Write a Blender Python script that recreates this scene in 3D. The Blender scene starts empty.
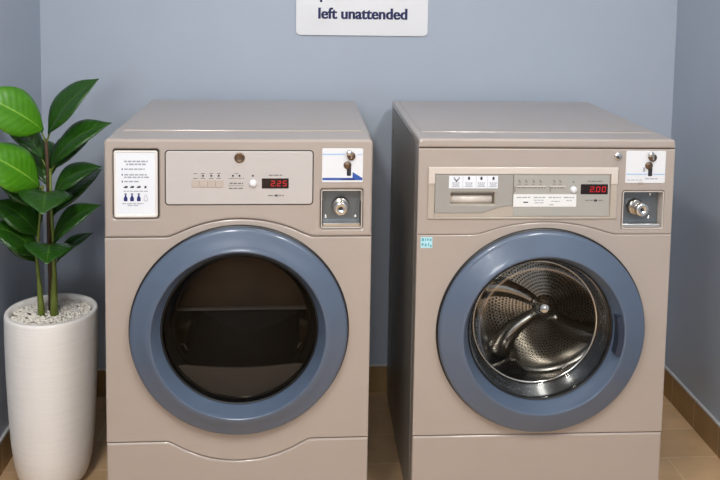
import bpy, bmesh, math, random
from mathutils import Vector, Matrix
random.seed(7)
PI = math.pi
S = bpy.context.scene
COL = S.collection

# ------------------------------------------------------------------ helpers
def lin(r, g, b):
    f = lambda c: (c/255/12.92) if c/255 <= .04045 else ((c/255+.055)/1.055)**2.4
    return (f(r), f(g), f(b), 1)

def mat(name, col, rough=.5, metal=0, noise=0, nscale=60, bump=0, coat=0, emit=None, estr=0, ior=1.5, spec=.5):
    m = bpy.data.materials.new(name); m.use_nodes = True
    nt = m.node_tree; b = nt.nodes['Principled BSDF']
    b.inputs['Base Color'].default_value = col
    b.inputs['Roughness'].default_value = rough
    b.inputs['Metallic'].default_value = metal
    b.inputs['Coat Weight'].default_value = coat
    b.inputs['Coat Roughness'].default_value = .08
    b.inputs['Specular IOR Level'].default_value = spec
    if emit:
        b.inputs['Emission Color'].default_value = emit
        b.inputs['Emission Strength'].default_value = estr
    if noise or bump:
        tc = nt.nodes.new('ShaderNodeTexCoord')
        n = nt.nodes.new('ShaderNodeTexNoise'); n.inputs['Scale'].default_value = nscale
        n.inputs['Detail'].default_value = 3
        nt.links.new(tc.outputs['Object'], n.inputs['Vector'])
        if noise:
            mx = nt.nodes.new('ShaderNodeMix'); mx.data_type = 'RGBA'
            mx.inputs['A'].default_value = tuple(c*(1-noise) for c in col[:3])+(1,)
            mx.inputs['B'].default_value = tuple(min(1, c*(1+noise)) for c in col[:3])+(1,)
            nt.links.new(n.outputs['Fac'], mx.inputs['Factor'])
            nt.links.new(mx.outputs['Result'], b.inputs['Base Color'])
        if bump:
            bp = nt.nodes.new('ShaderNodeBump'); bp.inputs['Strength'].default_value = bump
            bp.inputs['Distance'].default_value = .002
            nt.links.new(n.outputs['Fac'], bp.inputs['Height'])
            nt.links.new(bp.outputs['Normal'], b.inputs['Normal'])
    return m

def math_node(nt, op, a, b=None):
    n = nt.nodes.new('ShaderNodeMath'); n.operation = op
    for i, v in enumerate((a, b)):
        if v is None: continue
        if isinstance(v, (int, float)): n.inputs[i].default_value = v
        else: nt.links.new(v, n.inputs[i])
    return n.outputs[0]

def glass_mat(name, tint, gloss=.06, rough=.02):
    m = bpy.data.materials.new(name); m.use_nodes = True
    nt = m.node_tree; nt.nodes.remove(nt.nodes['Principled BSDF'])
    out = nt.nodes['Material Output']
    tr = nt.nodes.new('ShaderNodeBsdfTransparent'); tr.inputs['Color'].default_value = tint
    gl = nt.nodes.new('ShaderNodeBsdfGlossy'); gl.inputs['Roughness'].default_value = rough
    fr = nt.nodes.new('ShaderNodeFresnel'); fr.inputs['IOR'].default_value = 1.45
    mx = nt.nodes.new('ShaderNodeMixShader')
    fac = math_node(nt, 'MINIMUM', math_node(nt, 'MULTIPLY', fr.outputs[0], gloss), 1.0)
    nt.links.new(fac, mx.inputs[0]); nt.links.new(tr.outputs[0], mx.inputs[1]); nt.links.new(gl.outputs[0], mx.inputs[2])
    nt.links.new(mx.outputs[0], out.inputs['Surface'])
    return m

def tile_mat(name, c1, c2, grout, row, width, off, axes, shift, mortar=.0035, rough=.45):
    """Tiles laid out in world metres: axes picks which coordinates run along and across the rows."""
    m = bpy.data.materials.new(name); m.use_nodes = True
    nt = m.node_tree; b = nt.nodes['Principled BSDF']
    g = nt.nodes.new('ShaderNodeNewGeometry')
    sp = nt.nodes.new('ShaderNodeSeparateXYZ'); nt.links.new(g.outputs['Position'], sp.inputs[0])
    cb = nt.nodes.new('ShaderNodeCombineXYZ')
    for i in (0, 1):
        nt.links.new(math_node(nt, 'ADD', sp.outputs[axes[i]], shift[i]), cb.inputs[i])
    br = nt.nodes.new('ShaderNodeTexBrick')
    br.offset = off; br.offset_frequency = 2; br.squash = 1
    br.inputs['Color1'].default_value = c1; br.inputs['Color2'].default_value = c2; br.inputs['Mortar'].default_value = grout
    br.inputs['Scale'].default_value = 1; br.inputs['Mortar Size'].default_value = mortar/2
    br.inputs['Mortar Smooth'].default_value = .2
    br.inputs['Brick Width'].default_value = width; br.inputs['Row Height'].default_value = row
    nt.links.new(cb.outputs[0], br.inputs['Vector'])
    n = nt.nodes.new('ShaderNodeTexNoise'); n.inputs['Scale'].default_value = 9; n.inputs['Detail'].default_value = 6
    nt.links.new(g.outputs['Position'], n.inputs['Vector'])
    mx = nt.nodes.new('ShaderNodeMix'); mx.data_type = 'RGBA'; mx.blend_type = 'MULTIPLY'; mx.inputs['Factor'].default_value = 1
    cr = nt.nodes.new('ShaderNodeMapRange'); cr.inputs['From Min'].default_value = .3; cr.inputs['From Max'].default_value = .7
    cr.inputs['To Min'].default_value = .82; cr.inputs['To Max'].default_value = 1.1
    nt.links.new(n.outputs['Fac'], cr.inputs['Value'])
    nt.links.new(br.outputs['Color'], mx.inputs['A']); nt.links.new(cr.outputs[0], mx.inputs['B'])
    nt.links.new(mx.outputs['Result'], b.inputs['Base Color'])
    b.inputs['Roughness'].default_value = rough
    bp = nt.nodes.new('ShaderNodeBump'); bp.inputs['Strength'].default_value = .4; bp.inputs['Distance'].default_value = .0015
    bp.invert = True
    nt.links.new(br.outputs['Fac'], bp.inputs['Height']); nt.links.new(bp.outputs['Normal'], b.inputs['Normal'])
    return m

def rr(x0, z0, x1, z1, r, n=5):
    """Rounded rectangle, counter-clockwise in (x, z). r may be one radius or (bl, br, tr, tl)."""
    R = (r,)*4 if isinstance(r, (int, float)) else r
    P = []
    for (cx, cz, sx, sz, a0, q) in ((x0, z0, 1, 1, PI, R[0]), (x1, z0, -1, 1, 1.5*PI, R[1]), (x1, z1, -1, -1, 0, R[2]), (x0, z1, 1, -1, .5*PI, R[3])):
        if q <= 0: P.append((cx, cz)); continue
        for k in range(n+1):
            a = a0 + .5*PI*k/n
            P.append((cx+sx*q+q*math.cos(a), cz+sz*q+q*math.sin(a)))
    return P

def circ(cx, cz, rx, rz, n=96):
    return [(cx+rx*math.cos(2*PI*k/n), cz+rz*math.sin(2*PI*k/n)) for k in range(n)]

def offset(loop, d):
    """Moves a counter-clockwise loop inwards by d."""
    n = len(loop); out = []
    for i in range(n):
        p, a, q = Vector(loop[i-1]), Vector(loop[i]), Vector(loop[(i+1) % n])
        e1, e2 = (a-p), (q-a)
        if e1.length < 1e-9: e1 = e2
        if e2.length < 1e-9: e2 = e1
        e1.normalize(); e2.normalize()
        n1, n2 = Vector((-e1.y, e1.x)), Vector((-e2.y, e2.x))
        m = n1+n2
        m = n1 if m.length < 1e-6 else m/max(.35, (1+n1.dot(n2)))
        v = a+m*d; out.append((v.x, v.y))
    return out

class MB:
    """Collects shapes into one bmesh and links it as one mesh object."""
    def __init__(s):
        s.bm = bmesh.new(); s.uv = None
    def box(s, x0, y0, z0, x1, y1, z1, bev=0, seg=2):
        t = bmesh.new(); bmesh.ops.create_cube(t, size=1)
        for v in t.verts:
            v.co = Vector(((x0+x1)/2+v.co.x*(x1-x0), (y0+y1)/2+v.co.y*(y1-y0), (z0+z1)/2+v.co.z*(z1-z0)))
        if bev: bmesh.ops.bevel(t, geom=t.edges[:], offset=bev, segments=seg, affect='EDGES', profile=.5)
        return s.join(t)
    def join(s, t, M=None):
        me = bpy.data.meshes.new('tmp'); t.to_mesh(me); t.free()
        if M is not None: me.transform(M)
        s.bm.from_mesh(me); bpy.data.meshes.remove(me)
        return s
    def panel(s, outer, b0, b1, bev=.002, holes=(), seg=4):
        """A plate in the (x, z) plane, front at y=b0, back at b1, eased front edge, optional holes."""
        bm = bmesh.new()
        def ring(loop, y): return [bm.verts.new((x, y, z)) for x, z in loop]
        def wall(a, b):
            n = len(a)
            for i in range(n):
                bm.faces.new((a[i], a[(i+1) % n], b[(i+1) % n], b[i]))
        fronts = []; backs = []
        for k, loop in enumerate([outer]+list(holes)):
            sg = 1 if k == 0 else -1
            back = ring(loop, b1); prev = ring(loop, b0+bev) if bev else ring(loop, b0)
            wall(prev, back); backs.append(back)
            if bev:
                for j in range(1, seg+1):
                    a = .5*PI*j/seg
                    cur = ring(offset(loop, sg*bev*(1-math.cos(a))), b0+bev*(1-math.sin(a)))
                    wall(cur, prev); prev = cur
            fronts.append(prev)
        for rings in (fronts, backs):
            if len(rings) == 1: bm.faces.new(rings[0])
            else:
                es = []
                for r in rings:
                    for i in range(len(r)):
                        es.append(bm.edges.get((r[i], r[(i+1) % len(r)])))
                bmesh.ops.triangle_fill(bm, use_beauty=True, use_dissolve=False, edges=es)
        bmesh.ops.recalc_face_normals(bm, faces=bm.faces[:])
        return s.join(bm)
    def tray(s, outer, y0, y1, t=.002):
        """An open-fronted recess: walls from y0 back to y1 and a back plate."""
        s.panel(outer, y0, y1, 0, [offset(outer, t)])
        return s.panel(outer, y1, y1+t, 0)
    def lathe(s, prof, cx=0, cz=0, kx=1, kz=1, n=96, axis='Y', off=None, uv=False, cy=0):
        """prof = [(radius, depth)]; turns round the Y axis (or Z). off(depth) moves the centre."""
        bm = bmesh.new(); rings = []
        ul = bm.loops.layers.uv.new('UVMap') if uv else None
        for r, b in prof:
            ox, oz = off(b) if off else (0, 0)
            if r < 1e-6:
                p = (cx+ox, b, cz+oz) if axis == 'Y' else (cx, cy, b)
                rings.append([bm.verts.new(p)])
            else:
                R = []
                for k in range(n):
                    a = 2*PI*k/n
                    R.append(bm.verts.new((cx+ox+r*kx*math.cos(a), b, cz+oz+r*kz*math.sin(a)) if axis == 'Y'
                                          else (cx+r*kx*math.cos(a), cy+r*kz*math.sin(a), b)))
                rings.append(R)
        arc = [0]
        for (r0, b0), (r1, b1) in zip(prof, prof[1:]): arc.append(arc[-1]+math.hypot(r1-r0, b1-b0))
        for j in range(len(rings)-1):
            A, B = rings[j], rings[j+1]
            if len(A) == 1 and len(B) == 1: continue
            for k in range(n):
                k2 = (k+1) % n
                if len(A) == 1: f = bm.faces.new((A[0], B[k], B[k2])); us = [(k+.5, arc[j]), (k, arc[j+1]), (k+1, arc[j+1])]
                elif len(B) == 1: f = bm.faces.new((A[k], B[0], A[k2])); us = [(k, arc[j]), (k+.5, arc[j+1]), (k+1, arc[j])]
                else: f = bm.faces.new((A[k], B[k], B[k2], A[k2])); us = [(k, arc[j]), (k, arc[j+1]), (k+1, arc[j+1]), (k+1, arc[j])]
                if uv:
                    for l, (u, v) in zip(f.loops, us): l[ul].uv = (u/n, v)
        bmesh.ops.recalc_face_normals(bm, faces=bm.faces[:])
        for f in bm.faces: f.smooth = True
        return s.join(bm)
    def tube(s, pts, rads, n=10, caps=True):
        bm = bmesh.new(); rings = []
        pts = [Vector(p) for p in pts]
        for i, p in enumerate(pts):
            d = (pts[min(i+1, len(pts)-1)]-pts[max(i-1, 0)]).normalized()
            u = d.orthogonal() if i == 0 else (u-d*u.dot(d))
            u = u.normalized(); w = d.cross(u)
            r = rads[i] if hasattr(rads, '__len__') else rads
            rings.append([bm.verts.new(p+u*r*math.cos(2*PI*k/n)+w*r*math.sin(2*PI*k/n)) for k in range(n)])
        for A, B in zip(rings, rings[1:]):
            for k in range(n): bm.faces.new((A[k], A[(k+1) % n], B[(k+1) % n], B[k]))
        if caps:
            bm.faces.new(rings[0]); bm.faces.new(rings[-1])
        bmesh.ops.recalc_face_normals(bm, faces=bm.faces[:])
        for f in bm.faces: f.smooth = True
        return s.join(bm)
    def ball(s, c, r, k=(1, 1, 1), sub=2):
        t = bmesh.new(); bmesh.ops.create_icosphere(t, subdivisions=sub, radius=r)
        for v in t.verts: v.co = Vector((c[0]+v.co.x*k[0], c[1]+v.co.y*k[1], c[2]+v.co.z*k[2]))
        for f in t.faces: f.smooth = True
        return s.join(t)
    def build(s, name, m, parent=None, smooth_angle=None):
        me = bpy.data.meshes.new(name); s.bm.to_mesh(me); s.bm.free()
        me.materials.append(m)
        o = bpy.data.objects.new(name, me); COL.objects.link(o)
        if parent: o.parent = parent
        if smooth_angle:
            for p in me.polygons: p.use_smooth = True
            me.set_sharp_from_angle(angle=math.radians(smooth_angle))
        return o

def thing(name, label, cat, loc=(0, 0, 0), rz=0, group=None):
    o = bpy.data.objects.new(name, None); COL.objects.link(o)
    o.empty_display_size = .1
    o.location = loc; o.rotation_euler = (0, 0, rz)
    o['label'] = label; o['category'] = cat
    if group: o['group'] = group
    return o

def struct(name, mb, m):
    o = mb.build(name, m); o['kind'] = 'structure'; return o

def text_mesh(name, body, size, m, parent, x, y, z, width=None, bold=0, depth=.0006, align='LEFT'):
    cu = bpy.data.curves.new('lettering', 'FONT'); cu.body = body; cu.size = size
    cu.offset = bold*.4; cu.extrude = depth; cu.align_x = align
    t = bpy.data.objects.new('lettering', cu); COL.objects.link(t)
    dg = bpy.context.evaluated_depsgraph_get()
    me = bpy.data.meshes.new_from_object(t.evaluated_get(dg))
    bpy.data.objects.remove(t); bpy.data.curves.remove(cu)
    me.transform(Matrix.Rotation(PI/2, 4, 'X'))
    if bold:
        bm = bmesh.new()
        for q in (-.5, 0, .5):
            c = me.copy(); c.transform(Matrix.Translation((q*bold*1.3, q*.0001, 0))); bm.from_mesh(c); bpy.data.meshes.remove(c)
        bm.to_mesh(me); bm.free()
    xs = [v.co.x for v in me.vertices]
    k = width/(max(xs)-min(xs)) if width else 1
    x0 = min(xs)
    for v in me.vertices: v.co = Vector(((v.co.x-x0)*k+x, v.co.y+y, v.co.z+z))
    me.materials.clear(); me.materials.append(m)
    o = bpy.data.objects.new(name, me); COL.objects.link(o); o.parent = parent
    return o

# ------------------------------------------------------------------ materials
M = {}
M['wall'] = mat('wall_paint', lin(172, 182, 196), .42, noise=.03, nscale=5, bump=0)
nt = M['wall'].node_tree
_n = nt.nodes.new('ShaderNodeTexNoise'); _n.inputs['Scale'].default_value = 90
_b = nt.nodes.new('ShaderNodeBump'); _b.inputs['Strength'].default_value = .12; _b.inputs['Distance'].default_value = .002
_g = nt.nodes.new('ShaderNodeNewGeometry'); nt.links.new(_g.outputs['Position'], _n.inputs['Vector'])
nt.links.new(_n.outputs['Fac'], _b.inputs['Height']); nt.links.new(_b.outputs['Normal'], nt.nodes['Principled BSDF'].inputs['Normal'])
M['ceiling'] = mat('ceiling_paint', lin(225, 224, 220), .8)
M['trim'] = mat('trim_strip', lin(196, 196, 196), .35)
M['paint'] = mat('machine_paint', lin(169, 157, 148), .34, noise=.02, nscale=8, coat=.5)
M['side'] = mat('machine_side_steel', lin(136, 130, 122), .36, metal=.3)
M['panel'] = mat('dryer_panel', lin(190, 184, 180), .3, noise=.015, nscale=20, coat=.2)
M['bezel'] = mat('washer_bezel', lin(206, 196, 186), .28, coat=.3)
M['fascia'] = mat('washer_fascia', lin(165, 163, 156), .33, coat=.2)
M['fascia_dark'] = mat('washer_drawer', lin(156, 153, 147), .33, coat=.2)
M['fascia_low'] = mat('washer_bezel_field', lin(176, 165, 152), .32, coat=.2)
M['ring'] = mat('door_ring', lin(83, 97, 117), .32, coat=.4, noise=.02, nscale=6)
M['ringdark'] = mat('door_recess', lin(40, 50, 68), .35)
M['rubber'] = mat('black_rubber', lin(22, 22, 23), .4)
M['gasket'] = mat('door_gasket', lin(26, 27, 28), .22, coat=.4)
M['gap'] = mat('shadow_gap', lin(30, 27, 25), .7)
M['steel'] = mat('stainless_steel', (.42, .395, .36, 1), .2, metal=1)
M['chrome'] = mat('chrome', (.72, .71, .69, 1), .14, metal=1)
M['brass'] = mat('dull_key_metal', lin(120, 100, 84), .3, metal=.9)
M['vault'] = mat('coin_vault_plate', lin(112, 118, 122), .34, metal=.6)
M['white'] = mat('white_plastic', lin(222, 223, 226), .4)
M['white_frame'] = mat('holder_frame', lin(226, 220, 214), .32, coat=.3)
M['paper'] = mat('white_paper', lin(226, 229, 234), .6)
M['label_white'] = mat('label_white', lin(226, 226, 224), .5)
M['ink'] = mat('black_ink', lin(40, 40, 45), .6)
M['grey_ink'] = mat('grey_ink', lin(120, 117, 114), .6)
M['faint_ink'] = mat('faint_ink', lin(158, 160, 168), .6)
M['btn'] = mat('button_strip', lin(184, 170, 160), .4)
M['blue'] = mat('blue_print', lin(40, 82, 160), .5)
M['navy'] = mat('navy_print', lin(24, 36, 104), .5)
M['paleblue'] = mat('pale_blue_print', lin(160, 190, 222), .5)
M['cyan'] = mat('cyan_sticker', lin(176, 220, 228), .45)
M['teal'] = mat('teal_print', lin(90, 160, 176), .5)
M['led_off'] = mat('display_window', lin(28, 14, 15), .12)
M['led_on'] = mat('red_digits', lin(150, 14, 20), .4, emit=(1, .02, .03, 1), estr=.2)
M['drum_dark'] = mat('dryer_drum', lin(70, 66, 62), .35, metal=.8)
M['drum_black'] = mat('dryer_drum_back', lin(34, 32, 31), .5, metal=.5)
M['reflection_plate'] = mat('dryer_room_reflection', lin(150, 130, 106), .4, metal=.4, noise=.5, nscale=9)  # mottled brown paints the room mirrored in the dryer glass
M['low_reflection'] = mat('reflection_band_grey', lin(150, 146, 140), .5)  # grey paints the pale reflection low in the dryer glass
M['glass'] = glass_mat('washer_glass', (.84, .85, .84, 1), gloss=.3)
M['dark_glass'] = glass_mat('dryer_glass', (.37, .345, .32, 1), gloss=.3)
M['pebble'] = mat('white_pebbles', lin(236, 230, 220), .7, noise=.1, nscale=14)
M['soil'] = mat('potting_soil', lin(48, 36, 26), .95, noise=.3, nscale=80, bump=.5)
M['stem'] = mat('green_stem', lin(104, 118, 44), .5, noise=.2, nscale=25)
M['bark'] = mat('brown_stem', lin(70, 50, 30), .7, noise=.25, nscale=40)
M['sign'] = mat('sign_board', lin(238, 238, 240), .35)
M['signink'] = mat('sign_lettering', lin(14, 22, 82), .5)

FL1, FL2, GR = lin(206, 172, 132), lin(199, 165, 125), lin(222, 194, 156)
M['floor'] = tile_mat('floor_tiles', FL1, FL2, GR, .168, .60, .3, (0, 1), (.042, -2.825+.168*40), .0035, .4)
BB1, BB2, BG = lin(158, 126, 82), lin(150, 119, 76), lin(205, 184, 150)  # same tile as the floor, its lower light put into darker colours
M['base_x'] = tile_mat('skirting_tiles_back', BB1, BB2, BG, 5, .168, 0, (0, 2), (.11, 1), .003, .4)
M['base_y'] = tile_mat('skirting_tiles_side', BB1, BB2, BG, 5, .168, 0, (1, 2), (-2.825+.168*40, 1), .003, .4)

def perf_mat(name, col, rough, nu, nv):
    """Stainless sheet with a staggered grid of punched holes."""
    m = mat(name, col, rough, metal=1); nt = m.node_tree; b = nt.nodes['Principled BSDF']
    uv = nt.nodes.new('ShaderNodeUVMap'); uv.uv_map = 'UVMap'
    sp = nt.nodes.new('ShaderNodeSeparateXYZ'); nt.links.new(uv.outputs[0], sp.inputs[0])
    U = math_node(nt, 'MULTIPLY', sp.outputs[0], nu); V = math_node(nt, 'MULTIPLY', sp.outputs[1], nv)
    row = math_node(nt, 'FLOOR', V)
    U = math_node(nt, 'ADD', U, math_node(nt, 'MULTIPLY', row, .5))
    fu = math_node(nt, 'SUBTRACT', math_node(nt, 'FRACT', U), .5); fv = math_node(nt, 'SUBTRACT', math_node(nt, 'FRACT', V), .5)
    d = math_node(nt, 'SQRT', math_node(nt, 'ADD', math_node(nt, 'MULTIPLY', fu, fu), math_node(nt, 'MULTIPLY', fv, fv)))
    hole = math_node(nt, 'LESS_THAN', d, .30)
    band = math_node(nt, 'MULTIPLY', math_node(nt, 'GREATER_THAN', sp.outputs[1], .045), math_node(nt, 'LESS_THAN', sp.outputs[1], .235))
    hole = math_node(nt, 'MULTIPLY', hole, band)
    mx = nt.nodes.new('ShaderNodeMix'); mx.data_type = 'RGBA'
    mx.inputs['A'].default_value = col; mx.inputs['B'].default_value = (.008, .008, .008, 1)
    nt.links.new(hole, mx.inputs['Factor']); nt.links.new(mx.outputs['Result'], b.inputs['Base Color'])
    return m
M['perf'] = perf_mat('perforated_drum', (.38, .355, .32, 1), .25, 92, 100)

def leaf_mat(name, dark, light, rib):
    m = mat(name, dark, .32); nt = m.node_tree; b = nt.nodes['Principled BSDF']
    b.inputs['Specular IOR Level'].default_value = .45
    uv = nt.nodes.new('ShaderNodeUVMap'); uv.uv_map = 'UVMap'
    sp = nt.nodes.new('ShaderNodeSeparateXYZ'); nt.links.new(uv.outputs[0], sp.inputs[0])
    au = math_node(nt, 'ABSOLUTE', math_node(nt, 'SUBTRACT', sp.outputs[0], .5))
    ph = math_node(nt, 'MULTIPLY', math_node(nt, 'SUBTRACT', sp.outputs[1], math_node(nt, 'MULTIPLY', au, .35)), 70)
    vein = math_node(nt, 'ADD', math_node(nt, 'MULTIPLY', math_node(nt, 'SINE', ph), .5), .5)
    n = nt.nodes.new('ShaderNodeTexNoise'); n.inputs['Scale'].default_value = 6
    nt.links.new(uv.outputs[0], n.inputs['Vector'])
    f = math_node(nt, 'MULTIPLY', math_node(nt, 'ADD', math_node(nt, 'MULTIPLY', vein, .18), n.outputs['Fac']), .75)
    mx = nt.nodes.new('ShaderNodeMix'); mx.data_type = 'RGBA'
    mx.inputs['A'].default_value = dark; mx.inputs['B'].default_value = light
    nt.links.new(f, mx.inputs['Factor'])
    mid = math_node(nt, 'LESS_THAN', au, .018)
    mx2 = nt.nodes.new('ShaderNodeMix'); mx2.data_type = 'RGBA'; mx2.inputs['B'].default_value = rib
    nt.links.new(mx.outputs['Result'], mx2.inputs['A']); nt.links.new(mid, mx2.inputs['Factor'])
    nt.links.new(mx2.outputs['Result'], b.inputs['Base Color'])
    bp = nt.nodes.new('ShaderNodeBump'); bp.inputs['Strength'].default_value = .16; bp.inputs['Distance'].default_value = .003
    nt.links.new(vein, bp.inputs['Height']); nt.links.new(bp.outputs['Normal'], b.inputs['Normal'])
    b.inputs['Subsurface Weight'].default_value = 0
    return m
M['leaf'] = leaf_mat('leaf_green', lin(20, 54, 10), lin(44, 90, 18), lin(66, 106, 34))
M['leaf_young'] = leaf_mat('leaf_bright_green', lin(56, 118, 16), lin(88, 150, 28), lin(122, 170, 56))

# ------------------------------------------------------------------ room
X0, X1, YB, YF, ZC = -.889, 1.329, 2.953, -4.4, 2.62
struct('floor', MB().box(X0-.1, YF-.1, -.08, X1+.1, YB+.1, 0), M['floor'])
struct('ceiling', MB().box(X0-.1, YF-.1, ZC, X1+.1, YB+.1, ZC+.08), M['ceiling'])
struct('wall_back', MB().box(X0-.1, YB, 0, X1+.1, YB+.1, ZC), M['wall'])
struct('wall_left', MB().box(X0-.1, YF, 0, X0, YB, ZC), M['wall'])
struct('wall_right', MB().box(X1, YF, 0, X1+.1, YB, ZC), M['wall'])
struct('wall_front', MB().box(X0-.1, YF-.1, 0, X1+.1, YF, ZC), M['wall'])
BH = .096
struct('baseboard_back', MB().box(X0, YB-.009, 0, X1, YB, BH), M['base_x'])
struct('baseboard_left', MB().box(X0, YF, 0, X0+.009, YB-.009, BH), M['base_y'])
struct('baseboard_right', MB().box(X1-.009, YF, 0, X1, YB-.009, BH), M['base_y'])
struct('trim_1', MB().box(X0, YB-.010, BH, X1, YB, BH+.009, .0015, 1), M['trim'])
struct('trim_2', MB().box(X0, YF, BH, X0+.010, YB-.010, BH+.009, .0015, 1), M['trim'])
struct('trim_3', MB().box(X1-.010, YF, BH, X1, YB-.010, BH+.009, .0015, 1), M['trim'])

# ------------------------------------------------------------------ wall sign
sg = thing('wall_sign', 'white rounded sign with navy lettering on the grey-blue back wall', 'sign', (-.024, YB, 1.288))
MB().panel(rr(0, 0, .459, .232, .016), -.008, 0, .002).build('board', M['sign'], sg, 40)
text_mesh('lettering', 'left unattended', .0535, M['signink'], sg, .0765, -.0085, .0585, .310, .0021)
text_mesh('lettering', 'personal items', .0535, M['signink'], sg, .082, -.0085, .128, .300, .0019)

# ------------------------------------------------------------------ the machines
W, D, H = .6865, .715, 1.07

def shell(root, top):
    """Hollow sheet-metal casing with an open front and four feet."""
    t = .002
    sd = MB()
    for x in (.001, W-.001-t): sd.box(x, .012, .022, x+t, D, top)
    # pressed ribs that run down each side sheet
    for x in (.001, W-.001):
        for y in (.055, D-.06):
            sd.box(x-.0016, y, .06, x+.0016, y+.010, H-.09, .0012, 1)
    sd.box(.001, D-t, .022, W-.001, D, top)
    sd.box(.001, .012, .022, W-.001, D, .024)
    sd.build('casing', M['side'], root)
    for x in (.07, W-.07):
        for y in (.08, D-.08):
            MB().lathe([(0, 0), (.022, 0), (.024, .004), (.018, .012), (.011, .014), (.011, .0225), (0, .0225)], cx=x, cy=y, axis='Z', n=20).build('foot', M['rubber'], root)

def arc_pts(x0, z0, x1, zt, n=20):
    """Arch through (x0,z0), (mid,zt), (x1,z0) with eased ends, from left to right."""
    h = (x1-x0)/2; s = zt-z0; sg_ = 1 if s > 0 else -1; s = abs(s)
    R = (h*h+s*s)/(2*s); cx = (x0+x1)/2; cz = s-R
    P = []
    a1 = math.asin(h/R)
    for k in range(n+1):
        a = -a1+2*a1*k/n
        P.append([cx+R*math.sin(a), cz+R*math.cos(a)])
    # ease the two kinks
    P[0] = [x0-.004, .0007]; P[-1] = [x1+.004, .0007]
    P = [[x0-.014, 0]]+P+[[x1+.014, 0]]
    return [(x, z0+sg_*z) for x, z in P]

def ring_door(root, cx, cz, rx, rz, rg, glass_name, handle=None):
    """Round door: blue ring with a bevelled inner lip, black rim behind it, curved glass."""
    kx, kz = 1, rz/rx
    d = bpy.data.objects.new('door', None); COL.objects.link(d); d.parent = root
    prof = [(rx-.008, -.006), (rx-.001, -.007), (rx+.0005, -.011), (rx, -.0155), (rx-.0025, -.019), (rx-.0065, -.0215), (rx-.012, -.0235), (rx-.030, -.0300), (rg+.036, -.0365),
            (rg+.0245, -.0408), (rg+.0215, -.0412), (rg+.0192, -.0403), (rg+.0178, -.0380), (rg+.012, -.0250), (rg+.005, -.0090), (rg+.0025, -.0040), (rg+.0012, -.001), (rg+.0005, .014)]
    MB().lathe(prof, cx, cz, kx, kz, 128).build('ring', M['ring'], d, 24)
    MB().lathe([(rx+.004, .004), (rx+.005, -.002), (rx+.003, -.0055), (rx-.004, -.007), (rx-.03, -.006)], cx, cz, kx, kz, 128).build('rim', M['rubber'], d, 50)
    MB().lathe([(rg+.001, .002), (rg-.001, .0005), (rg-.0035, .002), (rg-.004, .012), (rg+.002, .014)], cx, cz, kx, kz, 128).build('seal', M['rubber'], d, 50)
    return d

def seven_seg(mb, ch, x, z, w, h, t, y):
    seg = {'2': 'abged', '5': 'afgcd', '0': 'abcdef', '8': 'abcdefg'}[ch]
    sl = .08*h
    def q(x0, z0, x1, z1):
        f = lambda px, pz: (x+px+sl*pz/h, z+pz)
        mb.panel([f(x0, z0), f(x1, z0), f(x1, z1), f(x0, z1)], y, y+.0006, 0)
    g = t*.12
    R = {'a': (t*.4, h-t, w-t*.4, h), 'd': (t*.4, 0, w-t*.4, t), 'g': (t*.4, h/2-t/2, w-t*.4, h/2+t/2),
         'f': (0, h/2+g, t, h-t*.4), 'b': (w-t, h/2+g, w, h-t*.4), 'e': (0, t*.4, t, h/2-g), 'c': (w-t, t*.4, w, h/2-g)}
    for s_ in seg: q(*R[s_])

def display(parent, x0, z0, x1, z1, txt, y):
    o = MB().panel(rr(x0, z0, x1, z1, .0015, 2), y-.001, y+.001, .0004).build('display', M['led_off'], parent)
    mb = MB(); w = x1-x0; h = z1-z0
    dw, dh, t = w*.15, h*.56, w*.034
    xs = [x0+w*.33, x0+w*.555, x0+w*.765]
    for ch, x in zip(txt, xs): seven_seg(mb, ch, x, z0+h*.22, dw, dh, t, y-.0016)
    mb.box(xs[0]+dw+w*.015, y-.0016, z0+h*.22, xs[0]+dw+w*.04, y-.001, z0+h*.22+t)
    mb.build('digits', M['led_on'], parent)
    return o

def marks(parent, name, m, rects, y, d=.0004, gap=.0052):
    """Thin raised print; marks that lie apart become pieces of their own."""
    groups = []
    for q in rects:
        near = [g_ for g_ in groups if any(q[0]-p[2] < gap and p[0]-q[2] < gap and q[1]-p[3] < gap and p[1]-q[3] < gap for p in g_)]
        groups = [g_ for g_ in groups if g_ not in near]+[[q]+[p for g_ in near for p in g_]]
    for g_ in groups:
        mb = MB()
        for x0, z0, x1, z1 in g_: mb.box(x0, y-d, z0, x1, y+.0002, z1)
        o = mb.build(name, m, parent)
    return o

def textline(x0, x1, z, h, rnd):
    """Word-shaped dashes for print too small to read in the photograph."""
    out = []; x = x0
    while x < x1-.002:
        w = min(rnd.uniform(.005, .013), x1-x); out.append((x, z-h/2, x+w, z+h/2)); x += w+.0022
    return out

def coin_vault(root, x0, z0, x1, z1, cx, cz, shiftx, screws):
    tr = MB().tray(rr(x0, z0, x1, z1, .006), -.001, .030).build('coin_vault', M['bezel'], root)
    MB().box(x0+.004, .026, z0+.012, x1-.004, .0315, z1-.004, .001, 1).build('back_plate', M['vault'], tr)
    MB().panel([(x0+.004, z0+.003), (x1-.004, z0+.003), (x1-.004, z0+.013), (x0+.004, z0+.013)], .004, .030, .003).build('ledge', M['chrome'], tr)
    MB().lathe([(0, .010), (.019, .010), (.0215, .0115), (.0225, .014), (.0235, .027)], cx-shiftx*.6, cz+.002, n=(8 if shiftx else 36)).build('lock_nut', M['steel'], tr)
    MB().lathe([(0, -.0005), (.0055, -.0005), (.006, -.002), (.015, -.002), (.0178, 0), (.018, .010)], cx, cz-.002, n=40).build('lock_cylinder', M['chrome'], tr)
    MB().lathe([(0, -.0016), (.0032, -.0016), (.0034, -.0008)], cx, cz-.002, n=14).build('keyhole', M['ink'], tr)
    for x, z in screws:
        MB().lathe([(0, .0235), (.0035, .0235), (.0048, .0255), (.0048, .027)], x, z, n=16).build('screw', M['chrome'], tr)
    return tr

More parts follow.
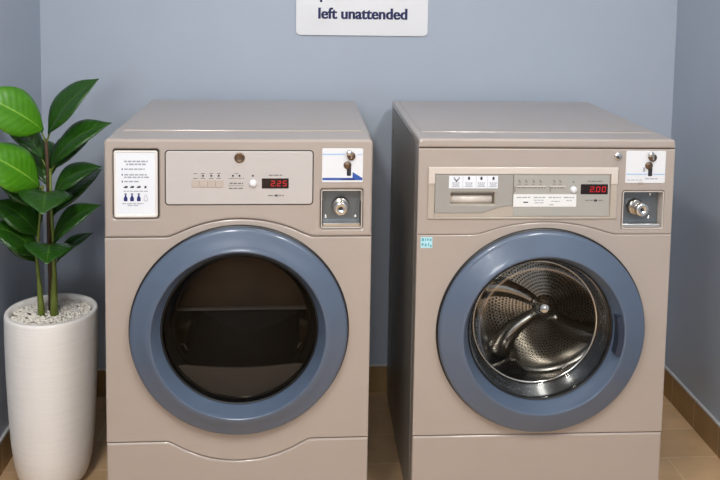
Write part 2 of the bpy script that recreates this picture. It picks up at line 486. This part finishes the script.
def coin_plate(root, x0, z0, x1, z1, lock, slot, fit):
    p = MB().panel(rr(x0, z0, x1, z1, .003), -.0015, .004, .001).build('coin_plate', M['white'], root)
    lk = MB().lathe([(0, -.008), (.009, -.008), (.0105, -.0065), (.011, -.001)], lock[0], lock[1], n=24).build('key_lock', M['brass'], p)
    kb = MB(); kb.box(lock[0]-.002, -.0095, lock[1]-.006, lock[0]+.002, -.0078, lock[1]+.006, .0005, 1)
    kb.ball((lock[0]-.006, -.009, lock[1]+.009), .0085, (1, .5, .9)); kb.build('key', M['chrome'], p)
    MB().lathe([(0, -.006), (.008, -.006), (.010, -.0045), (.0105, -.001)], slot[0]-.004, slot[2]+.004, n=20).build('slot_button', M['brass'], p)
    MB().panel(rr(slot[0]-.0055, slot[1], slot[0]+.0055, slot[2], .002, 2), -.003, 0, .0006).build('coin_slot', M['ink'], p)
    return p

def drum(root, cx, cz, m, r0, r1, dep, dx, dz, mback):
    off = lambda b: (dx*max(0, b-.055)/dep, dz*max(0, b-.055)/dep)
    g = MB().lathe([(.215, .013), (.205, .018), (.200, .03), (.203, .038), (.192, .046), (.186, .052), (r0+.004, .058), (r0+.010, .066)], cx, cz, n=96).build('gasket', M['gasket'], root, 60)
    dr = MB().lathe([(r0+.006, .064), (r0+.002, .056), (r0-.001, .058), (r0, .064), (r1-.012, .075), (r1, .09), (r1, .12), (r1, .15), (r1, .19), (r1, .23), (r1-.01, .055+dep), ], cx, cz, n=128, off=off, uv=True).build('drum', m, root)
    return dr, off

# ---- dryer
dry = thing('commercial_dryer', 'beige coin-operated dryer with dark door glass and display reading 2.25', 'dryer', (-.5013, 2.1697, 0), .0054)
shell(dry, H-.030)
archL = arc_pts(.166, .8125, .5235, .860)
up = [(0, .8125)]+archL+[(W, .8125)]+[p for p in rr(0, .5, W, H-.001, (0, 0, .012, .012))[2:]]
MB().panel(up, 0, .108, .007, [rr(.0235, .864, .1375, 1.042, .006), rr(.552, .8335, .662, .938, .006)], 3).build('fascia', M['paint'], dry)
g = .0011
legL = arc_pts(.164, .263, .5235, .2065)
mid = [(0, .263+g)]+[(x, z+g) for x, z in legL]+[(W, .263+g), (W, .8125-g)]+[(x, z-g) for x, z in reversed(archL)]+[(0, .8125-g)]
DCX, DCZ, DRX, DRZ, DRG = .345, .5635, .281, .2775, .2045
MB().panel(mid, 0, .028, .003, [circ(DCX, DCZ, .222, .222*.98)]).build('door_surround', M['paint'], dry)
low = [(0, .026), (W, .026), (W, .263-g)]+[(x, z-g) for x, z in reversed(legL)]+[(0, .263-g)]
MB().panel(low, 0, .028, .006, (), 7).build('kick_plate', M['paint'], dry)
MB().panel([(.004, .03), (W-.004, .03), (W-.004, .90), (.004, .90)], .0285, .031, 0, [circ(DCX, DCZ, .222, .222)]).build('frame', M['gap'], dry)
lid = MB().box(0, .1105, H-.030, W, D, H-.002, .006, 3).build('lid', M['paint'], dry)
MB().box(.022, .125, H-.004, W-.022, D-.02, H+.0008, .0022, 2).build('raised_plate', M['paint'], lid)
# instruction holder
hd = MB().panel(rr(.0255, .866, .1355, 1.0395, .006), -.006, .02, .003, [rr(.032, .875, .129, 1.0345, .003)], 3).build('instruction_holder', M['white_frame'], dry)
MB().panel(rr(.0235, .864, .1375, 1.042, .006), .001, .02, 0, [rr(.026, .866, .135, 1.0395, .006)]).build('recess_edge', M['gap'], hd)
sh = MB().box(.031, -.0042, .874, .130, .004, 1.0355).build('instruction_sheet', M['paper'], hd)
rnd = random.Random(3); yS = -.0042
rects = []
for z, a, b in ((1.012, .052, .111), (1.0045, .057, .106)): rects += textline(a, b, z, .0042, rnd)
for z, a, b in ((.992, .052, .103), (.9775, .052, .108), (.971, .052, .117), (.960, .052, .091)): rects += textline(a, b, z, .0036, rnd)
marks(hd, 'lettering', M['faint_ink'], rects+textline(.046, .100, .9025, .0022, rnd)+textline(.060, .09, .898, .002, rnd)+textline(.050, .112, .935, .0022, rnd), yS)
rects = [(.0455, z-.002, .0485, z+.002) for z in (.992, .9775, .960)]
for x in (.0555, .0715, .088): rects += [(x-.005, .9435, x+.004, .9465), (x-.002, .9445, x+.005, .9485)]
rects.append((.1025, .9425, .1075, .9485))
marks(hd, 'marking', M['ink'], rects, yS)
mb = MB()
for x in (.055, .071, .088):
    mb.panel([(x-.0045, .909), (x+.0045, .909), (x+.0048, .917), (x+.002, .922), (x+.002, .926), (x-.002, .926), (x-.002, .922), (x-.0048, .917)], yS-.0004, yS+.0002, 0)
    mb.box(x-.003, yS-.0004, .9268, x+.003, yS, .9292)
mb.build('marking', M['navy'], hd)
mb = MB(); x = .1055
mb.panel([(x-.0045, .909), (x+.0045, .909), (x+.0048, .917), (x+.002, .922), (x+.002, .926), (x-.002, .926), (x-.002, .922), (x-.0048, .917)], yS-.0004, yS+.0002, 0,
         [[(x-.0033, .9103), (x+.0033, .9103), (x+.0036, .9166), (x+.0012, .921), (x+.0012, .9248), (x-.0012, .9248), (x-.0012, .921), (x-.0036, .9166)]])
mb.build('marking', M['faint_ink'], hd)
# control panel
cp = MB().panel(rr(.1555, .8995, .5305, 1.0385, .008), -.004, .004, .0025, (), 3).build('control_panel', M['panel'], dry)
MB().panel(rr(.1530, .8970, .5330, 1.0410, .010), -.0006, .003, .0004).build('panel_gap', M['gap'], cp)
MB().lathe([(0, -.0062), (.004, -.0068), (.008, -.006), (.0095, -.0075), (.0125, -.0072), (.0135, -.004)], .343, 1.0215, n=32).build('key_lock', M['brass'], cp)
for k in range(4): MB().box(.2215+k*.0203, -.0054, .9445, .2215+k*.0203+.0199, -.003, .9632, .0006, 1).build('button', M['btn'], cp)
yc = -.0042
marks(cp, 'marking', M['ink'], [(x-.0022, .9725, x+.0022, .977) for x in (.250, .271, .290, .326, .343, .377)]+[(.434, .9205, .441, .9255)], yc)
rects = [(x-.006, .9672, x+.006, .9688) for x in (.231, .250, .271, .290)]+[(x-.005, .980, x+.005, .9815) for x in (.231, .250, .271, .290, .335)]
rects += textline(.318, .352, .955, .0032, rnd)+textline(.316, .352, .942, .003, rnd)+[(.314, .9487, .354, .9495), (.314, .9675, .355, .9685)]
rects += textline(.418, .452, .976, .0028, rnd)+textline(.416, .457, .923, .0028, rnd)
marks(cp, 'lettering', M['grey_ink'], rects, yc)
MB().lathe([(0, -.0115), (.006, -.011), (.009, -.0085), (.0095, -.004)], .3775, .955, n=28).build('start_button', M['white'], cp)
display(cp, .400, .9415, .469, .968, '225', -.004)
# coin plate and vault
p = coin_plate(dry, .5545, .9565, .661, 1.0455, (.630, 1.026), (.6245, .974, .998), 0)
marks(p, 'marking', M['paleblue'], [(.556, 1.0285, .6135, 1.032), (.645, 1.0285, .659, 1.031)], -.0015)
marks(p, 'blue_stripe', M['blue'], [(.556, .9625, .660, .9685)], -.0015)
marks(p, 'navy_stripe', M['navy'], [(.605, .9628, .640, .9665)], -.0019)
MB().panel([(.634, .9685), (.659, .9685), (.634, .984)], -.0019, -.001, 0).build('blue_wedge', M['blue'], p)
coin_vault(dry, .5535, .835, .6605, .9365, .605, .888, 0, [(.566, .860), (.645, .860)])
# door
dd = ring_door(dry, DCX, DCZ, DRX, DRZ, DRG, 'glass')
gp = [(DRG-.003, .003), (DRG-.012, .001), (DRG-.04, -.001), (DRG-.08, -.0025), (DRG-.13, -.0035), (0, -.004)]
MB().lathe(gp, DCX, DCZ, 1, 1, 96).build('glass', M['dark_glass'], dd)
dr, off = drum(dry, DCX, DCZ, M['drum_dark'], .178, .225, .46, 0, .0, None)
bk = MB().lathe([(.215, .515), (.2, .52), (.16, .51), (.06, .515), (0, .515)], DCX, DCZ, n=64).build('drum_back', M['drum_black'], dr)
for k in range(3):
    a = math.radians(90+120*k); mb = MB()
    c, s_ = math.cos(a), math.sin(a)
    mb.panel([(-.03, 0), (.03, 0), (.012, .05), (-.012, .05)], .10, .50, .006)
    o = mb.build('lifter', M['steel'], dr)
    for v in o.data.vertices:
        x, z = v.co.x, .224-v.co.z
        v.co.x = DCX+x*s_+z*c; v.co.z = DCZ-x*c+z*s_

bf = MB(); R_ = .214  # added plate, coloured as the reflection in the upper half of the glass
bf.panel([(DCX+R_*math.cos(math.radians(q)), DCZ+R_*math.sin(math.radians(q))) for q in range(-16, 197, 6)], .30, .306, .002)
bf.build('reflection_plate', M['reflection_plate'], dr)
MB().box(DCX-.205, .288, .502, DCX+.205, .301, .511, .003, 4).build('reflection_bar', M['white_frame'], dr)  # added pale bar, paints the bright reflected line across the glass
lt = MB(); n_ = 28  # added grey segment, paints the lighter reflected band at the glass bottom
top = [(DCX-.172+.344*k/n_, .452-.012*math.sin(PI*k/n_)) for k in range(n_+1)]
lo = [(DCX+.206*math.cos(math.radians(q)), DCZ+.206*math.sin(math.radians(q))) for q in range(214, 327, 4)]
lt.panel(lo+top[::-1], .040, .05, .002).build('reflection_band', M['low_reflection'], dr)

# ---- washer
wsh = thing('commercial_washer', 'beige coin-operated washer with clear door glass and display reading 2.00', 'washer', (.305, 2.1763, 0), -.0062)
shell(wsh, H-.0225)
archR = arc_pts(.163, .8155, .524, .849)
up = [(0, .8155)]+archR+[(W, .8155), (W, 1.0455), (0, 1.0455)]
MB().panel(up, 0, .060, .003, [rr(.5475, .8285, .662, .934, .007), rr(.0835, .8945, .207, .9325, .002)]).build('fascia', M['paint'], wsh)
mid = [(0, .2612+g), (W, .2612+g), (W, .8155-g)]+[(x, z-g) for x, z in reversed(archR)]+[(0, .8155-g)]
WCX, WCZ, WRX, WRZ, WRG = .340, .5520, .279, .2765, .1965
MB().panel(mid, 0, .028, .003, [circ(WCX, WCZ, .216, .216)]).build('door_surround', M['paint'], wsh)
MB().panel([(0, .026), (W, .026), (W, .2612-g), (0, .2612-g)], 0, .028, .006, (), 7).build('kick_plate', M['paint'], wsh)
MB().panel([(.004, .03), (W-.004, .03), (W-.004, 1.03), (.004, 1.03)], .0605, .062, 0, [circ(WCX, WCZ, .216, .216), rr(.54, .82, .67, .94, 0), rr(.08, .89, .21, .935, 0)]).build('frame', M['gap'], wsh)
lid = MB().panel(rr(-.0006, 1.0475, W+.0006, H+.002, (0, 0, .010, .010)), -.001, .092, .007, (), 4).box(0, .0955, H-.0225, W, D, H-.0005, .006, 3).build('lid', M['paint'], wsh)
MB().box(.020, .108, H-.003, W-.020, D-.02, H+.0016, .0022, 2).build('raised_plate', M['paint'], lid)
# bezel with drawer and control plate
bz = MB().panel(rr(.0265, .858, .5325, .997, .002), -.004, .002, .002, [rr(.0440, .8625, .5140, .9785, .002)]).build('control_panel', M['fascia_low'], wsh)
MB().panel([(.0265, .952), (.0445, .952), (.0445, .9785), (.5135, .9785), (.5135, .952), (.5325, .952), (.5325, .997), (.0265, .997)], -.0062, -.003, .002).build('bezel', M['bezel'], bz)
MB().panel([(.0445, .863), (.5135, .863), (.5135, .893), (.237, .893), (.217, .8895), (.169, .8735), (.0445, .8735)], -.0022, .001, .0006).build('lower_field', M['fascia_low'], bz)
dw = MB().panel([(.0450, .8745), (.169, .8745), (.217, .8905), (.237, .8935), (.2515, .894), (.2515, .978), (.0450, .978)], -.004, .001, .0012, [rr(.0845, .8955, .206, .9315, .002)]).build('detergent_drawer', M['fascia_dark'], wsh)
MB().tray(rr(.0845, .8955, .206, .9315, .002), -.002, .022).build('handle_recess', M['fascia_low'], dw)
hm = MB(); hm.tube([(.0855, .0165, .9075), (.198, .0165, .9075)], .0115, 24); hm.build('pull_bar', M['bezel'], dw)
lb = MB().box(.081, -.0046, .9405, .2105, -.003, .974).build('drawer_label', M['paper'], dw)
marks(dw, 'marking', M['faint_ink'], [(x-.0003, .9415, x+.0003, .973) for x in (.1175, .1525, .183)], -.0046)
rects = [(.093, .966, .0955, .9705), (.106, .966, .1085, .9705), (.0955, .962, .099, .966), (.103, .962, .106, .966), (.0985, .958, .103, .963)]
for x in (.1335, .1665, .1985): rects += [(x-.0028, .9635, x+.0028, .9705), (x-.0015, .970, x+.0015, .972)]
marks(dw, 'marking', M['ink'], rects, -.0046)
rects = []
for x in (.099, .1335, .1665, .198): rects += [(x-.010, .9455, x+.010, .948)]+[(x-.009, .953, x-.006, .957), (x-.004, .9535, x-.001, .957), (x+.001, .953, x+.004, .9565), (x+.006, .953, x+.009, .957), (x-.008, .950, x+.008, .9515)]
marks(dw, 'lettering', M['faint_ink'], rects, -.0046)
ct = MB().panel(rr(.2535, .866, .5105, .9785, .002), -.0036, .001, .0008).build('control_plate', M['fascia'], wsh)
yw = -.0038
wl = MB().box(.253, yw-.0005, .8915, .422, yw+.0004, .925).build('price_label', M['label_white'], ct)
rects = []
for a, b in ((.262, .298), (.308, .338), (.347, .380), (.388, .416)): rects += textline(a, b, .9165, .003, rnd)
for a, b, z in ((.308, .336, .909), (.310, .334, .902), (.355, .378, .906), (.350, .362, .897), (.395, .410, .908)): rects += textline(a, b, z, .0022, rnd)
marks(ct, 'lettering', M['faint_ink'], rects, yw-.0005)
marks(ct, 'lettering', M['ink'], textline(.280, .297, .9035, .003, rnd), yw-.0005)
rects = []
for x in (.268, .286, .306, .324, .361, .377): rects += [(x-.003, .960, x+.001, .963), (x-.001, .956, x+.003, .9595), (x-.004, .951, x+.004, .9525)]
rects += [(.411, .9555, .415, .960)]
rects += textline(.262, .338, .9425, .003, rnd)+textline(.349, .390, .9425, .003, rnd)+[(.255, .931, .258, .945), (.350, .931, .352, .945)]
rects += textline(.451, .492, .960, .0028, rnd)+textline(.447, .496, .9085, .0025, rnd)
marks(ct, 'lettering', M['grey_ink'], rects, yw)
for q in ((.262, .9445, .340, .9475), (.350, .9445, .392, .9475)): marks(ct, 'button', M['bezel'], [q], yw)
marks(ct, 'marking', M['ink'], [(.470, .9055, .478, .911)], yw)
MB().lathe([(0, -.011), (.006, -.0105), (.0085, -.008), (.009, -.003)], .4135, .9375, n=28).build('start_button', M['white'], ct)
display(ct, .433, .925, .506, .952, '200', -.0036)
lk = MB().lathe([(0, -.0065), (.0085, -.0065), (.0105, -.005), (.011, 0)], .531, 1.0275, n=28).build('service_lock', M['chrome'], wsh)
mb = MB(); mb.box(.5245, -.0072, 1.0215, .533, -.0060, 1.0275, .0004, 1); mb.build('keyhole', M['ink'], lk)
marks(wsh, 'service_panel', M['paint'], [(.494, 1.0065, .546, 1.0435)], 0, .0008)
p = coin_plate(wsh, .5535, .9545, .661, 1.041, (.624, 1.024), (.6195, .9735, .998), 0)
marks(p, 'marking', M['paleblue'], [(.555, .977, .612, .980), (.627, .977, .6595, .980)], -.0015)
marks(p, 'lettering', M['faint_ink'], textline(.607, .640, .9665, .003, rnd)+textline(.558, .60, .963, .002, rnd)+[(.600, .985, .606, .997)], -.0015)
MB().box(.588, -.003, .952, .602, .001, .9565, .0008, 1).build('latch', M['paint'], wsh)
coin_vault(wsh, .549, .8295, .6605, .9325, .604, .883, .022, [(.632, .855), (.634, .918)])
# door
wd = ring_door(wsh, WCX, WCZ, WRX, WRZ, WRG, 'glass')
hp = []
A0, A1 = math.radians(-16), math.radians(14)
def arcband(r0, r1, a0, a1, n=10):
    return [(WCX+r0*math.cos(a0+(a1-a0)*k/n), WCZ+.985*r0*math.sin(a0+(a1-a0)*k/n)) for k in range(n+1)][::-1] + [(WCX+r1*math.cos(a0+(a1-a0)*k/n), WCZ+.985*r1*math.sin(a0+(a1-a0)*k/n)) for k in range(n+1)]
MB().panel(arcband(.2000, .2145, A0, A1)[::-1], -.0385, -.004, .001).build('handle_grip', M['ringdark'], wd)
gp = [(WRG-.004, .002), (WRG-.010, .006), (WRG-.016, .020), (WRG-.030, .042), (WRG-.055, .052), (WRG-.11, .056), (0, .057)]
MB().lathe(gp, WCX, WCZ, 1, 1, 96).build('glass', M['glass'], wd)
dr, off = drum(wsh, WCX, WCZ, M['perf'], .174, .222, .235, .085, -.040, None)
oxy = off(.29)
MB().lathe([(.1725+.0042*math.cos(q*PI/4), .058+.0042*math.sin(q*PI/4)) for q in range(9)], WCX, WCZ, n=128).build('drum_lip', M['chrome'], dr)
bx, bz_ = WCX+oxy[0], WCZ+oxy[1]
MB().lathe([(.213, .288), (.205, .296), (.19, .298), (.16, .292), (.11, .282), (.06, .272), (.036, .268), (0, .267)], bx, bz_, n=96, uv=True).build('drum_back', M['perf'], dr)
MB().lathe([(0, .228), (.014, .230), (.026, .237), (.034, .248), (.037, .262), (.038, .275)], bx, bz_, n=40).build('hub', M['chrome'], dr)
for k, a in enumerate((150, 215, 318)):
    a = math.radians(a); mb = MB(); pts = []; rad = []
    for j in range(9):
        t = j/8; r = .03+.17*t
        aa = a+.25*t*t
        pts.append((bx+r*math.cos(aa), .268+.022*t, bz_+r*math.sin(aa))); rad.append(.016+.020*t)
    mb.tube(pts, rad, 14); mb.build('back_rib', M['steel'], dr)
for k, a in enumerate((120, 240, 0)):
    a = math.radians(a); mb = MB()
    n = 10; bm = bmesh.new(); rows = []
    for j in range(n+1):
        b = .075+(.285-.075)*j/n; ox, oz = off(b)
        hgt = .058*math.sin(PI*min(1, max(0, (j+.4)/(n+.8))))**.5; row = []
        for i in range(9):
            u = -1+2*i/8; tw = .35*(j/n-.5)
            ang = a+u*.24+tw; r = .2215-hgt*(math.cos(u*PI/2))**1.2
            row.append(bm.verts.new((WCX+ox+r*math.cos(ang), b, WCZ+oz+r*math.sin(ang))))
        rows.append(row)
    for A_, B_ in zip(rows, rows[1:]):
        for i in range(8): f = bm.faces.new((A_[i], A_[i+1], B_[i+1], B_[i])); f.smooth = True
    bmesh.ops.recalc_face_normals(bm, faces=bm.faces[:])
    mb.join(bm); mb.build('lifter', M['steel'], dr)
st = MB().box(.0105, -.0005, .7795, .0415, .001, .809).build('sticker', M['cyan'], wsh)
marks(st, 'marking', M['teal'], [(.0130, .798, .019, .806), (.0215, .799, .024, .8055), (.027, .7995, .031, .8055), (.034, .799, .039, .8045), (.013, .786, .018, .793), (.0215, .784, .026, .7915), (.030, .785, .033, .7925), (.0355, .7825, .0395, .788)], -.0005)

# ------------------------------------------------------------------ potted plant
PX, PY = -.719, 2.45
pl = thing('potted_plant', 'tall green broad-leaved plant in a white tapered planter by the left wall', 'plant', (PX, PY, 0))
prof = [(0, .0), (.070, 0), (.081, .004), (.091, .016), (.100, .034), (.1085, .07), (.1165, .14), (.122, .23), (.126, .33), (.128, .43), (.1285, .508), (.1275, .514), (.125, .5165),
        (.117, .5165), (.1150, .514), (.1135, .505), (.112, .47), (.11, .40), (0, .40)]
m = mat('planter_glaze', lin(226, 222, 216), .5)
nt = m.node_tree; b = nt.nodes['Principled BSDF']
tc = nt.nodes.new('ShaderNodeTexCoord'); mp = nt.nodes.new('ShaderNodeMapping'); mp.inputs['Scale'].default_value = (3, 3, 220)
n = nt.nodes.new('ShaderNodeTexNoise'); n.inputs['Scale'].default_value = 2.2; n.inputs['Detail'].default_value = 4
nt.links.new(tc.outputs['Object'], mp.inputs[0]); nt.links.new(mp.outputs[0], n.inputs['Vector'])
mx = nt.nodes.new('ShaderNodeMix'); mx.data_type = 'RGBA'; mx.inputs['A'].default_value = lin(226, 221, 215); mx.inputs['B'].default_value = lin(247, 244, 241)
nt.links.new(n.outputs['Fac'], mx.inputs['Factor']); nt.links.new(mx.outputs['Result'], b.inputs['Base Color'])
bp = nt.nodes.new('ShaderNodeBump'); bp.inputs['Strength'].default_value = .35; bp.inputs['Distance'].default_value = .002
nt.links.new(n.outputs['Fac'], bp.inputs['Height']); nt.links.new(bp.outputs['Normal'], b.inputs['Normal'])
pot = MB().lathe(prof, axis='Z', n=96).build('planter', m, pl)
MB().lathe([(0, .492), (.05, .492), (.113, .490)], axis='Z', n=64).build('soil', M['soil'], pot)

# white pebbles in the planter: a bowlful nobody would count
pb = bmesh.new(); rp = random.Random(11)
def pebble(x, y, z, r):
    t = bmesh.ops.create_icosphere(pb, subdivisions=1, radius=r)
    k = (rp.uniform(.8, 1.25), rp.uniform(.8, 1.2), rp.uniform(.55, .85)); a = rp.uniform(0, PI)
    R = Matrix.Rotation(a, 3, 'Z') @ Matrix.Rotation(rp.uniform(-.5, .5), 3, 'X')
    for v in t['verts']:
        j = 1+rp.uniform(-.12, .12)
        v.co = R @ Vector((v.co.x*k[0]*j, v.co.y*k[1]*j, v.co.z*k[2]*j)) + Vector((x, y, z))
placed = []
tries = 0
while len(placed) < 520 and tries < 30000:
    tries += 1
    a = rp.uniform(0, 2*PI); r = .110*math.sqrt(rp.random()); x, y = r*math.cos(a), r*math.sin(a)
    if math.hypot(x+.003, y+.008) < .020 and rp.random() < .9: continue
    if any((x-p[0])**2+(y-p[1])**2 < .0066**2 for p in placed): continue
    placed.append((x, y)); pebble(PX+x*.98, PY+y*.98, .4965+rp.uniform(0, .006)+.004*(1-(r/.11)**2), rp.uniform(.0046, .0068))
me = bpy.data.meshes.new('pebbles'); pb.to_mesh(me); pb.free(); me.materials.append(M['pebble'])
for f in me.polygons: f.use_smooth = True
pe = bpy.data.objects.new('pebbles', me); COL.objects.link(pe)
pe['kind'] = 'stuff'; pe['label'] = 'small white pebbles covering the soil in the tall planter'; pe['category'] = 'pebbles'

V = Vector
def bez(p0, p1, p2, n=14):
    return [p0*(1-t)**2+p1*2*t*(1-t)+p2*t*t for t in [k/n for k in range(n+1)]]
O = V((PX, PY, 0))
stems = []
def stem(pts, rads, m):
    o = MB().tube([V(p)-O for p in pts], rads, 12).build('stem', m, pl); stems.append(o); return o
SA = stem([(-.742, 2.435, .490), (-.744, 2.435, .53), (-.750, 2.44, .60), (-.756, 2.44, .68), (-.748, 2.45, .78), (-.738, 2.45, .88)], [.0105, .0095, .006, .0045, .004, .0035], M['stem'])
SB = stem([(-.724, 2.465, .490), (-.723, 2.465, .60), (-.725, 2.46, .75), (-.724, 2.455, .90), (-.727, 2.45, 1.015)], [.0085, .008, .0065, .0055, .0045], M['bark'])
SC = stem([(-.706, 2.430, .490), (-.706, 2.431, .54), (-.705, 2.435, .62), (-.708, 2.44, .72), (-.715, 2.445, .84), (-.716, 2.45, .93)], [.012, .0105, .007, .005, .0042, .0035], M['stem'])

PRO = [(0, .07), (.06, .22), (.14, .52), (.25, .80), (.38, .97), (.50, 1), (.62, .92), (.74, .72), (.84, .46), (.91, .24), (.96, .10), (1, .015)]
def wprof(t):
    for (t0, a), (t1, b) in zip(PRO, PRO[1:]):
        if t <= t1: return a+(b-a)*(t-t0)/(t1-t0)
    return PRO[-1][1]

def leaf(st, B, T, w, nrm, arch=.10, fold=.35, m=None, att=None, twist=0, seed=0):
    """One leaf blade, folded along its midrib, with its petiole back to the stem."""
    B, T, N = V(B), V(T), V(nrm).normalized()
    d = (T-B); L = d.length; dn = d.normalized()
    s = dn.cross(N).normalized(); nn = s.cross(dn).normalized()
    ctrl = (B+T)/2+nn*arch*L*2
    n = 22; c = bez(B, ctrl, T, n)
    r = random.Random(seed); bm = bmesh.new(); ul = bm.loops.layers.uv.new('UVMap'); rows = []; cr = 8
    phs = r.uniform(0, 6)
    for i, p in enumerate(c):
        t = i/n
        tg = (c[min(i+1, n)]-c[max(i-1, 0)]).normalized()
        s2 = Matrix.Rotation(twist*t, 3, tg) @ s; n2 = s2.cross(tg).normalized()
        hw = w*.5*wprof(t); row = []
        for k in range(cr+1):
            v = -1+2*k/cr; av = abs(v)
            f = fold*(1-.35*t)
            q = p+s2*(v*hw*math.cos(f))+n2*(hw*math.sin(f)*(av-.45*av*av*av)-.10*hw*av**3)
            q += n2*(.045*hw*math.sin(9*t+phs+(1.5 if v > 0 else 0))*av*av)
            row.append(bm.verts.new(q-O))
        rows.append(row)
    for i, (A_, B_) in enumerate(zip(rows, rows[1:])):
        for k in range(cr):
            f = bm.faces.new((A_[k], A_[k+1], B_[k+1], B_[k])); f.smooth = True
            for l, (uu, vv) in zip(f.loops, ((k, i), (k+1, i), (k+1, i+1), (k, i+1))): l[ul].uv = (uu/cr, vv/n)
    me = bpy.data.meshes.new('leaf'); bm.to_mesh(me); bm.free(); me.materials.append(m or M['leaf'])
    o = bpy.data.objects.new('leaf', me); COL.objects.link(o); o.parent = st
    so = o.modifiers.new('thickness', 'SOLIDIFY'); so.thickness = .0009
    if att is not None:
        a = V(att)
        MB().tube([q-O for q in bez(a, a+(B-a)*.5+V((0, 0, -.008)), B+dn*.01, 8)], [.0034-.0014*k/8 for k in range(9)], 8).build('petiole', M['stem'], st)
    return o

LY = M['leaf_young']
leaf(SB, (-.732, 2.445, 1.040), (-.880, 2.33, 1.165), .135, (.35, -.85, .55), .10, .20, LY, (-.727, 2.45, 1.005), seed=1)
leaf(SB, (-.720, 2.448, 1.030), (-.572, 2.43, 1.192), .130, (-.62, -.62, .42), .09, .50, None, (-.727, 2.45, 1.005), seed=2)
leaf(SC, (-.708, 2.445, .940), (-.535, 2.42, 1.068), .120, (-.50, -.62, .70), .14, .48, None, (-.716, 2.45, .92), seed=3)
leaf(SB, (-.738, 2.46, .955), (-.878, 2.52, 1.065), .085, (.30, -.45, .85), .12, .35, None, (-.726, 2.455, .93), seed=4)
leaf(SA, (-.744, 2.440, .880), (-.880, 2.32, 1.015), .135, (.30, -.80, .60), .10, .18, LY, (-.738, 2.45, .875), seed=5)
leaf(SC, (-.708, 2.445, .850), (-.566, 2.43, .940), .105, (-.45, -.55, .80), .16, .42, None, (-.715, 2.446, .84), seed=6)
leaf(SA, (-.745, 2.455, .810), (-.878, 2.47, .900), .105, (.25, -.45, .9), .16, .35, None, (-.742, 2.45, .80), seed=7)
leaf(SB, (-.722, 2.435, .862), (-.690, 2.280, .842), .150, (.15, -.15, 1), .16, .30, None, (-.725, 2.457, .84), seed=8)
leaf(SC, (-.710, 2.44, .710), (-.566, 2.42, .832), .105, (-.45, -.55, .75), .15, .44, None, (-.708, 2.44, .70), seed=9)
leaf(SA, (-.752, 2.445, .735), (-.878, 2.44, .838), .110, (.25, -.50, .9), .16, .35, None, (-.752, 2.447, .73), seed=10)
leaf(SA, (-.752, 2.44, .680), (-.876, 2.39, .785), .115, (.28, -.50, .9), .14, .30, None, (-.756, 2.44, .68), seed=11)
leaf(SC, (-.700, 2.445, .660), (-.605, 2.49, .730), .060, (-.40, -.50, .8), .14, .40, None, (-.706, 2.438, .66), seed=12)
leaf(SB, (-.718, 2.440, .705), (-.682, 2.285, .704), .140, (.15, -.15, 1), .16, .28, None, (-.725, 2.46, .70), seed=13)
leaf(SA, (-.748, 2.46, .770), (-.865, 2.54, .870), .100, (.25, -.45, .9), .16, .35, None, (-.752, 2.447, .75), seed=17)
leaf(SA, (-.756, 2.45, .655), (-.862, 2.47, .735), .085, (.25, -.50, .9), .14, .35, None, (-.756, 2.44, .64), seed=18)
leaf(SB, (-.715, 2.47, .79), (-.600, 2.58, .90), .110, (-.2, -.5, .8), .14, .35, None, (-.725, 2.458, .78), seed=14)
leaf(SB, (-.735, 2.47, .88), (-.800, 2.62, .985), .110, (.1, -.6, .8), .12, .35, None, (-.724, 2.456, .87), seed=15)
leaf(SB, (-.717, 2.465, .92), (-.625, 2.57, 1.02), .10, (-.2, -.6, .8), .12, .35, None, (-.724, 2.455, .90), seed=16)

# ------------------------------------------------------------------ light
def area(name, loc, sx, sy, power, col, rot=(0, 0, 0)):
    l = bpy.data.lights.new(name, 'AREA'); l.shape = 'RECTANGLE'; l.size = sx; l.size_y = sy; l.energy = power; l.color = col
    o = bpy.data.objects.new(name, l); COL.objects.link(o); o.location = loc; o.rotation_euler = rot
    return o
area('ceiling_light', (-.55, .55, ZC-.02), .30, 1.1, 36, (1, .975, .94))
area('ceiling_light', (.98, .55, ZC-.02), .30, 1.1, 36, (1, .975, .94))
area('ceiling_downlight', (.28, 1.95, ZC-.02), 0.20, .06, 1.5, (1, .97, .93))
area('daylight', (-.55, YF+.06, 2.0), 1.1, 1.1, 70, (.98, .985, 1), (math.radians(84), 0, math.radians(-4)))
w = bpy.data.worlds.new('World'); S.world = w; w.use_nodes = True
w.node_tree.nodes['Background'].inputs['Color'].default_value = (.8, .85, .9, 1)
w.node_tree.nodes['Background'].inputs['Strength'].default_value = .05

# ------------------------------------------------------------------ camera
cam = bpy.data.cameras.new('camera'); co = bpy.data.objects.new('camera', cam); COL.objects.link(co)
r3 = V((0.99768086, -0.06617508, 0.01592993)); u3 = V((-0.0101274, 0.087112, 0.99614704)); f2 = V((0.0673078, 0.99399817, -0.0862398))
Mx = Matrix((r3, u3, -f2)).transposed().to_4x4(); Mx.translation = V((0, 0, 1.4797))
co.matrix_world = Mx
cam.sensor_width = 36; cam.lens = 851.6174/720*36
cam.shift_y = -(240-54.0723)/720
cam.clip_start = .05
S.camera = co
S.view_settings.view_transform = 'Standard'; S.view_settings.look = 'None'
S.view_settings.gamma = 1; S.view_settings.use_curve_mapping = False
S.view_settings.exposure = .13
